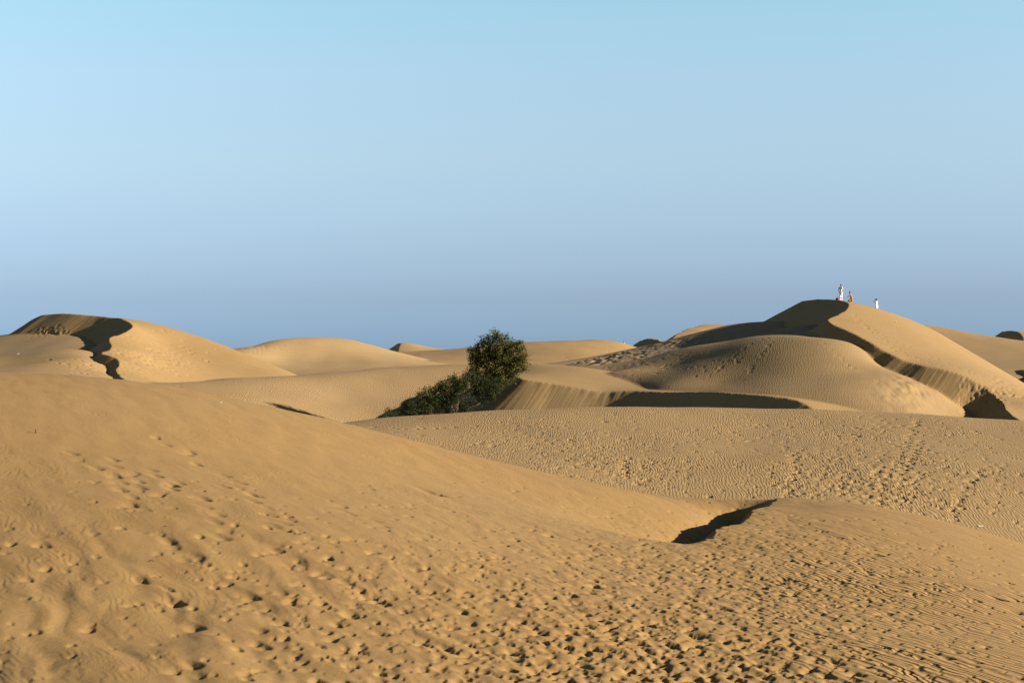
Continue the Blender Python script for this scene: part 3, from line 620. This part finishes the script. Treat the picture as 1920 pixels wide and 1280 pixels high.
def body(J, parent, s=1.0, look=Vector((0, 1, 0)), female=False):
    bm = bmesh.new(); g = lambda k: Vector(J[k])
    sh = .92 if female else 1.0
    caps(bm, g('pelvis'), g('belly'), .125*s, .115*s*sh); caps(bm, g('belly'), g('chest'), .112*s*sh, .125*s*sh)
    caps(bm, g('hipL'), g('hipR'), .10*s, .10*s); caps(bm, g('shL')*.75+g('chest')*.25, g('shR')*.75+g('chest')*.25, .085*s*sh, .085*s*sh)
    caps(bm, g('chest'), g('neck'), .10*s*sh, .058*s*sh); caps(bm, g('neck'), g('head'), .052*s*sh, .05*s*sh)
    for k in 'LR':
        caps(bm, g('hip'+k), g('kn'+k), .085*s, .055*s); caps(bm, g('kn'+k), g('kn'+k).lerp(g('an'+k), .35), .054*s, .055*s); caps(bm, g('kn'+k).lerp(g('an'+k), .35), g('an'+k), .055*s, .036*s)
        caps(bm, g('an'+k), g('toe'+k), .036*s, .026*s)
        caps(bm, g('sh'+k), g('el'+k), .052*s*sh, .038*s*sh); caps(bm, g('el'+k), g('wr'+k), .037*s*sh, .025*s*sh)
        f = (g('wr'+k)-g('el'+k)).normalized(); sd_ = look.cross(Vector((0, 0, 1))) if abs(f.z) < .8 else look
        hand(bm, g('wr'+k), f, (sd_-f*sd_.dot(f)), .95*s)
    h = g('head'); look = look.normalized(); rt = look.cross(Vector((0, 0, 1))).normalized(); up = rt.cross(look).normalized()
    rot = Matrix((rt, look, up)).transposed()
    ell(bm, h+up*.02*s, (.076*s, .092*s, .105*s), rot); ell(bm, h-up*.05*s+look*.025*s, (.055*s, .062*s, .062*s), rot)
    caps(bm, h+look*.088*s+up*.012*s, h+look*.108*s-up*.018*s, .010*s, .015*s)           # nose
    caps(bm, h+look*.08*s-up*.055*s-rt*.02*s, h+look*.08*s-up*.055*s+rt*.02*s, .011*s, .011*s)   # lips
    for q in (-1, 1): ell(bm, h+rt*.078*s*q-up*.005*s, (.012*s, .02*s, .032*s), rot)      # ears
    b_ = fuse('body', bm, M_skin, parent)
    for q in (-1, 1):
        e_ = bmesh.new(); ell(e_, h+rt*.031*s*q+look*.085*s+up*.01*s, (.014*s, .01*s, .010*s), rot); me_ = bpy.data.meshes.new('eye'); e_.to_mesh(me_); e_.free(); me_.materials.append(M_eye)
        o = bpy.data.objects.new('eye', me_); COL.objects.link(o); o.parent = b_
    return b_, h, look, rt, up, rot
def cloth(name, parts, mat, parent, vox=.014, smooth=5):
    bm = bmesh.new()
    for a, b, ra, rb in parts: caps(bm, a, b, ra, rb)
    return fuse(name, bm, mat, parent, vox, smooth)
def rotz(J, a): return {k: tuple(Matrix.Rotation(a, 3, 'Z')@Vector(v)) for k, v in J.items()}
V3 = Vector
# standing man
root = empty('person', crest(1576.5, 160, 185)); tag(root, 'person standing on the dune top in cream shirt and white trousers with short dark hair', 'person')
J = dict(pelvis=(0,0,.96), belly=(0,.01,1.12), chest=(0,0,1.32), neck=(0,-.01,1.50), head=(0,.03,1.64), hipL=(-.09,0,.92), hipR=(.09,0,.92), knL=(-.10,.03,.50), knR=(.11,.0,.50), anL=(-.10,-.03,.08), anR=(.12,-.03,.08),
         toeL=(-.11,.13,.03), toeR=(.14,.13,.03), shL=(-.19,0,1.43), shR=(.19,0,1.43), elL=(-.25,-.08,1.15), elR=(.25,-.02,1.14), wrL=(-.22,-.02,.92), wrR=(.27,.10,.92))
J = rotz(J, R(-48)); lk = Matrix.Rotation(R(-38), 3, 'Z')@V3((0, 1, -.05))
b_, h, look, rt, up, rot = body(J, root, 1.0, lk)
g = lambda k: V3(J[k])
cloth('shirt', [(g('pelvis'), g('belly'), .136, .130), (g('belly'), g('chest'), .130, .140), (g('shL')*.8+g('chest')*.2, g('shR')*.8+g('chest')*.2, .092, .092), (g('shL'), g('shL').lerp(g('elL'), .55), .072, .064), (g('shR'), g('shR').lerp(g('elR'), .55), .072, .064), (g('chest'), g('neck').lerp(g('chest'), .4), .13, .085)], M_off, root)
cloth('trousers', [(g('pelvis'), g('pelvis')-V3((0,0,.04)), .14, .14)]+[x for k in 'LR' for x in ((g('hip'+k), g('kn'+k), .108, .08), (g('kn'+k), g('an'+k), .08, .066))], M_white, root)
cloth('hair', [(h+up*.05-look*.01, h+up*.055-look*.01, .093, .09), (h-look*.045+up*.01, h-look*.04-up*.03, .075, .055)], M_hair, root, .011)
# kneeling woman reaching forward
root = empty('person', crest(1596, 160, 185)); tag(root, 'person crouching in a brown dress with one arm stretched out and hair tied up', 'person')
J = dict(pelvis=(0,-.06,.44), belly=(0,-.01,.58), chest=(0,.07,.76), neck=(0,.12,.93), head=(0,.17,1.05), hipL=(-.09,-.04,.40), hipR=(.09,-.04,.40), knL=(-.10,.33,.18), knR=(.11,.30,.09), anL=(-.09,-.02,.07), anR=(.10,-.16,.08),
         toeL=(-.10,.10,.03), toeR=(.10,-.22,.02), shL=(-.165,.09,.87), shR=(.165,.09,.87), elL=(-.19,.30,.70), elR=(.19,.27,.62), wrL=(-.16,.52,.66), wrR=(.13,.45,.50))
J = rotz(J, R(100)); lk = Matrix.Rotation(R(100), 3, 'Z')@V3((0, 1, -.35))
b_, h, look, rt, up, rot = body(J, root, .95, lk, True)
cloth('dress', [(g('pelvis'), g('belly'), .150, .128), (g('belly'), g('chest'), .126, .128), (g('chest'), g('chest')+(g('neck')-g('chest'))*.3, .118, .10)]+[x for k in 'LR' for x in ((g('hip'+k), g('kn'+k), .115, .10), (g('hip'+k), g('an'+k)*.6+g('hip'+k)*.4, .12, .13))], M_brown, root)
cloth('hair', [(h+up*.045-look*.01, h+up*.05-look*.01, .090, .088), (h-look*.05+up*.0, h-look*.045-up*.04, .07, .05), (h+up*.13-look*.06, h+up*.15-look*.07, .045, .04)], M_hair, root, .011)
# woman in white dress with raised arms
def find_Y(px, ztop_py, H, lo, hi):
    best = (1e9, lo)
    for Yq in np.arange(lo, hi, .25):
        e_ = abs(ground(px, Yq)+H-(HY-ztop_py)/FP*Yq); best = min(best, (e_, Yq))
    return best[1]
Yw = find_Y(1643, 559.6, 1.63, 173, 190); print('woman Y', Yw)
root = empty('person', on_sand(1643, Yw)); tag(root, 'person in a short white strapless dress seen from behind, both hands raised to the face', 'person')
J = dict(pelvis=(0,0,.88), belly=(0,.01,1.02), chest=(0,0,1.20), neck=(0,.0,1.37), head=(0,.03,1.50), hipL=(-.09,0,.84), hipR=(.09,0,.84), knL=(-.10,.10,.47), knR=(.08,.0,.46), anL=(-.10,-.02,.10), anR=(.09,-.03,.07),
         toeL=(-.11,.12,.03), toeR=(.11,.12,.03), shL=(-.165,0,1.30), shR=(.165,0,1.30), elL=(-.30,.14,1.24), elR=(.27,.16,1.25), wrL=(-.12,.26,1.42), wrR=(.10,.27,1.42))
J = rotz(J, R(22)); lk = Matrix.Rotation(R(22), 3, 'Z')@V3((0, 1, -.05))
b_, h, look, rt, up, rot = body(J, root, .93, lk, True)
cloth('dress', [(g('pelvis'), g('belly'), .155, .125), (g('belly'), g('chest'), .124, .128), (g('chest'), g('chest')+V3((0,0,.03)), .128, .125), (g('pelvis'), g('pelvis')-V3((0,0,.26)), .15, .165), (g('hipL'), g('hipL').lerp(g('knL'), .7), .125, .12), (g('hipR'), g('hipR').lerp(g('knR'), .7), .125, .12)], M_white, root)
cloth('hair', [(h+up*.045-look*.01, h+up*.05-look*.01, .098, .094), (h-look*.05+up*.02, h-look*.06-up*.07, .085, .06)], M_hair, root, .011)
cm_ = bmesh.new(); cpos = h+look*.155+up*.02
bmesh.ops.create_cube(cm_, size=1, matrix=Matrix.Translation(cpos)@rot.to_4x4()@Matrix.Diagonal((.12, .045, .075, 1))); bmesh.ops.bevel(cm_, geom=cm_.edges[:], offset=.008, segments=2, affect='EDGES')
me_ = bpy.data.meshes.new('camera_body'); cm_.to_mesh(me_); cm_.free(); me_.materials.append(M_black)
hc = empty('handheld_camera', root.location+cpos); tag(hc, 'small black camera held up by the person in the white dress', 'camera')
o = bpy.data.objects.new('camera_body', me_); COL.objects.link(o); o.parent = hc; o.location = -cpos
V, F = tube([cpos*0+look*.02, look*.05, look*.06], [.03, .028, .024], 12); mesh_obj('lens', V, F, M_black, hc)
# distant person behind the far crest
Yf = find_Y(1169, 639.4, .92, 299, 312); print('far Y', Yf)
root = empty('person', on_sand(1169, Yf)); tag(root, 'distant person sitting behind the far dune crest, only head and pale shoulders showing', 'person')
J = dict(pelvis=(0,0,.14), belly=(0,.0,.28), chest=(0,.02,.48), neck=(0,.05,.65), head=(0,.08,.79), hipL=(-.09,0,.12), hipR=(.09,0,.12), knL=(-.12,.38,.42), knR=(.12,.38,.40), anL=(-.10,.55,.06), anR=(.10,.55,.06),
         toeL=(-.11,.70,.03), toeR=(.11,.70,.03), shL=(-.18,.02,.59), shR=(.18,.02,.59), elL=(-.22,.20,.40), elR=(.22,.20,.40), wrL=(-.10,.40,.46), wrR=(.10,.40,.46))
J = rotz(J, R(-60)); lk = Matrix.Rotation(R(-60), 3, 'Z')@V3((0, 1, 0))
b_, h, look, rt, up, rot = body(J, root, 1.0, lk)
cloth('shirt', [(g('pelvis'), g('belly'), .145, .14), (g('belly'), g('chest'), .14, .15), (g('shL')*.8+g('chest')*.2, g('shR')*.8+g('chest')*.2, .098, .098)], M_pink, root)
cloth('shorts', [(g('hip'+k), g('hip'+k).lerp(g('kn'+k), .6), .11, .095) for k in 'LR'], M_black, root)
cloth('hair', [(h+up*.05-look*.01, h+up*.055-look*.01, .095, .092), (h-look*.045+up*.01, h-look*.04-up*.03, .08, .055)], M_hair, root, .011)

# red backpack
rp = empty('backpack', crest(1570.5, 160, 185, .1)); tag(rp, 'red backpack lying on the dune top beside the standing person', 'backpack')
bm = bmesh.new(); ell(bm, (0, 0, .11), (.24, .15, .12)); ell(bm, (.05, 0, .2), (.12, .10, .11)); ell(bm, (-.1, 0, .13), (.13, .12, .10)); fuse('pack', bm, M_red, rp, .015)
bm = bmesh.new(); ell(bm, (-.02, -.12, .12), (.12, .06, .09)); fuse('pocket', bm, M_red, rp, .012)
for sx in (-.08, .08):
    V, F = tube([(sx, .08, .30), (sx, .18, .27), (sx*1.2, .20, .15), (sx, .12, .03)], [.016]*4, 6); mesh_obj('strap', V, F, M_black, rp)
V, F = tube([(-.02, 0, .33), (0, 0, .38), (.05, 0, .38), (.07, 0, .33)], [.01]*4, 6); mesh_obj('handle', V, F, M_black, rp)

# small things lying on the sand
def scrap(pos, sz, mat, label, cat='litter', seed=0, name='litter'):
    r = np.random.default_rng(seed); n = 5; V = []; F = []
    for i in range(n):
        for j in range(n): V.append(((i/(n-1)-.5)*sz+r.normal()*sz*.05, (j/(n-1)-.5)*sz*.7+r.normal()*sz*.05, sz*.16+abs(r.normal())*sz*.16))
    for i in range(n-1):
        for j in range(n-1): F.append((i*n+j, i*n+j+1, (i+1)*n+j+1, (i+1)*n+j))
    o = mesh_obj(name, V, F, mat, None, False); o.location = pos; q = o.modifiers.new('t', 'SOLIDIFY'); q.thickness = sz*.06
    tag(o, label, cat); return o
M_wood = simple_mat('weathered_wood', (.11, .045, .02), .9, .4, 12)
scrap(hit(1839, 988, 66), .20, M_white, 'crumpled white scrap on the rippled plain at the right edge', seed=1)
scrap(hit(1667, 829, 66), .11, M_white, 'tiny white scrap half way up the rippled plain', seed=2)
scrap(hit(35, 664, 66), .2, M_white, 'white scrap on the sand below the left dune', seed=3)
scrap(hit(1681, 604, 66), .2, M_white, 'pale scrap on the bright flank of the big dune below the people', seed=4)
scrap(hit(416, 755), .05, M_white, 'tiny white shell fragment near the crest of the foreground dune', 'shell', 5, 'shell_fragment')
p0 = hit(67, 812); V, F = tube([(0, 0, -.06), (.004, .0, .05), (-.006, .01, .115)], [.022, .020, .017], 8)
o = mesh_obj('stick', V, F, M_wood); o.location = p0; tag(o, 'short dark wooden stick poking out of the sand on the left', 'stick')
for k, (qx, qy, ln, lb_) in enumerate(((285, 1053, .13, 'thin dry curled twig lying on the lower left sand'), (310, 988, .08, 'small dry twig above the curled one on the left sand'))):
    p0 = hit(qx, qy); r = np.random.default_rng(k)
    V, F = tube([(-ln/2, 0, .01), (-ln*.2, .02, .03), (ln*.15, -.02, .02), (ln/2, .04, .015)], [.004, .006, .005, .003], 5)
    o = mesh_obj('twig', V, F, M_wood); o.location = p0; tag(o, lb_, 'twig')
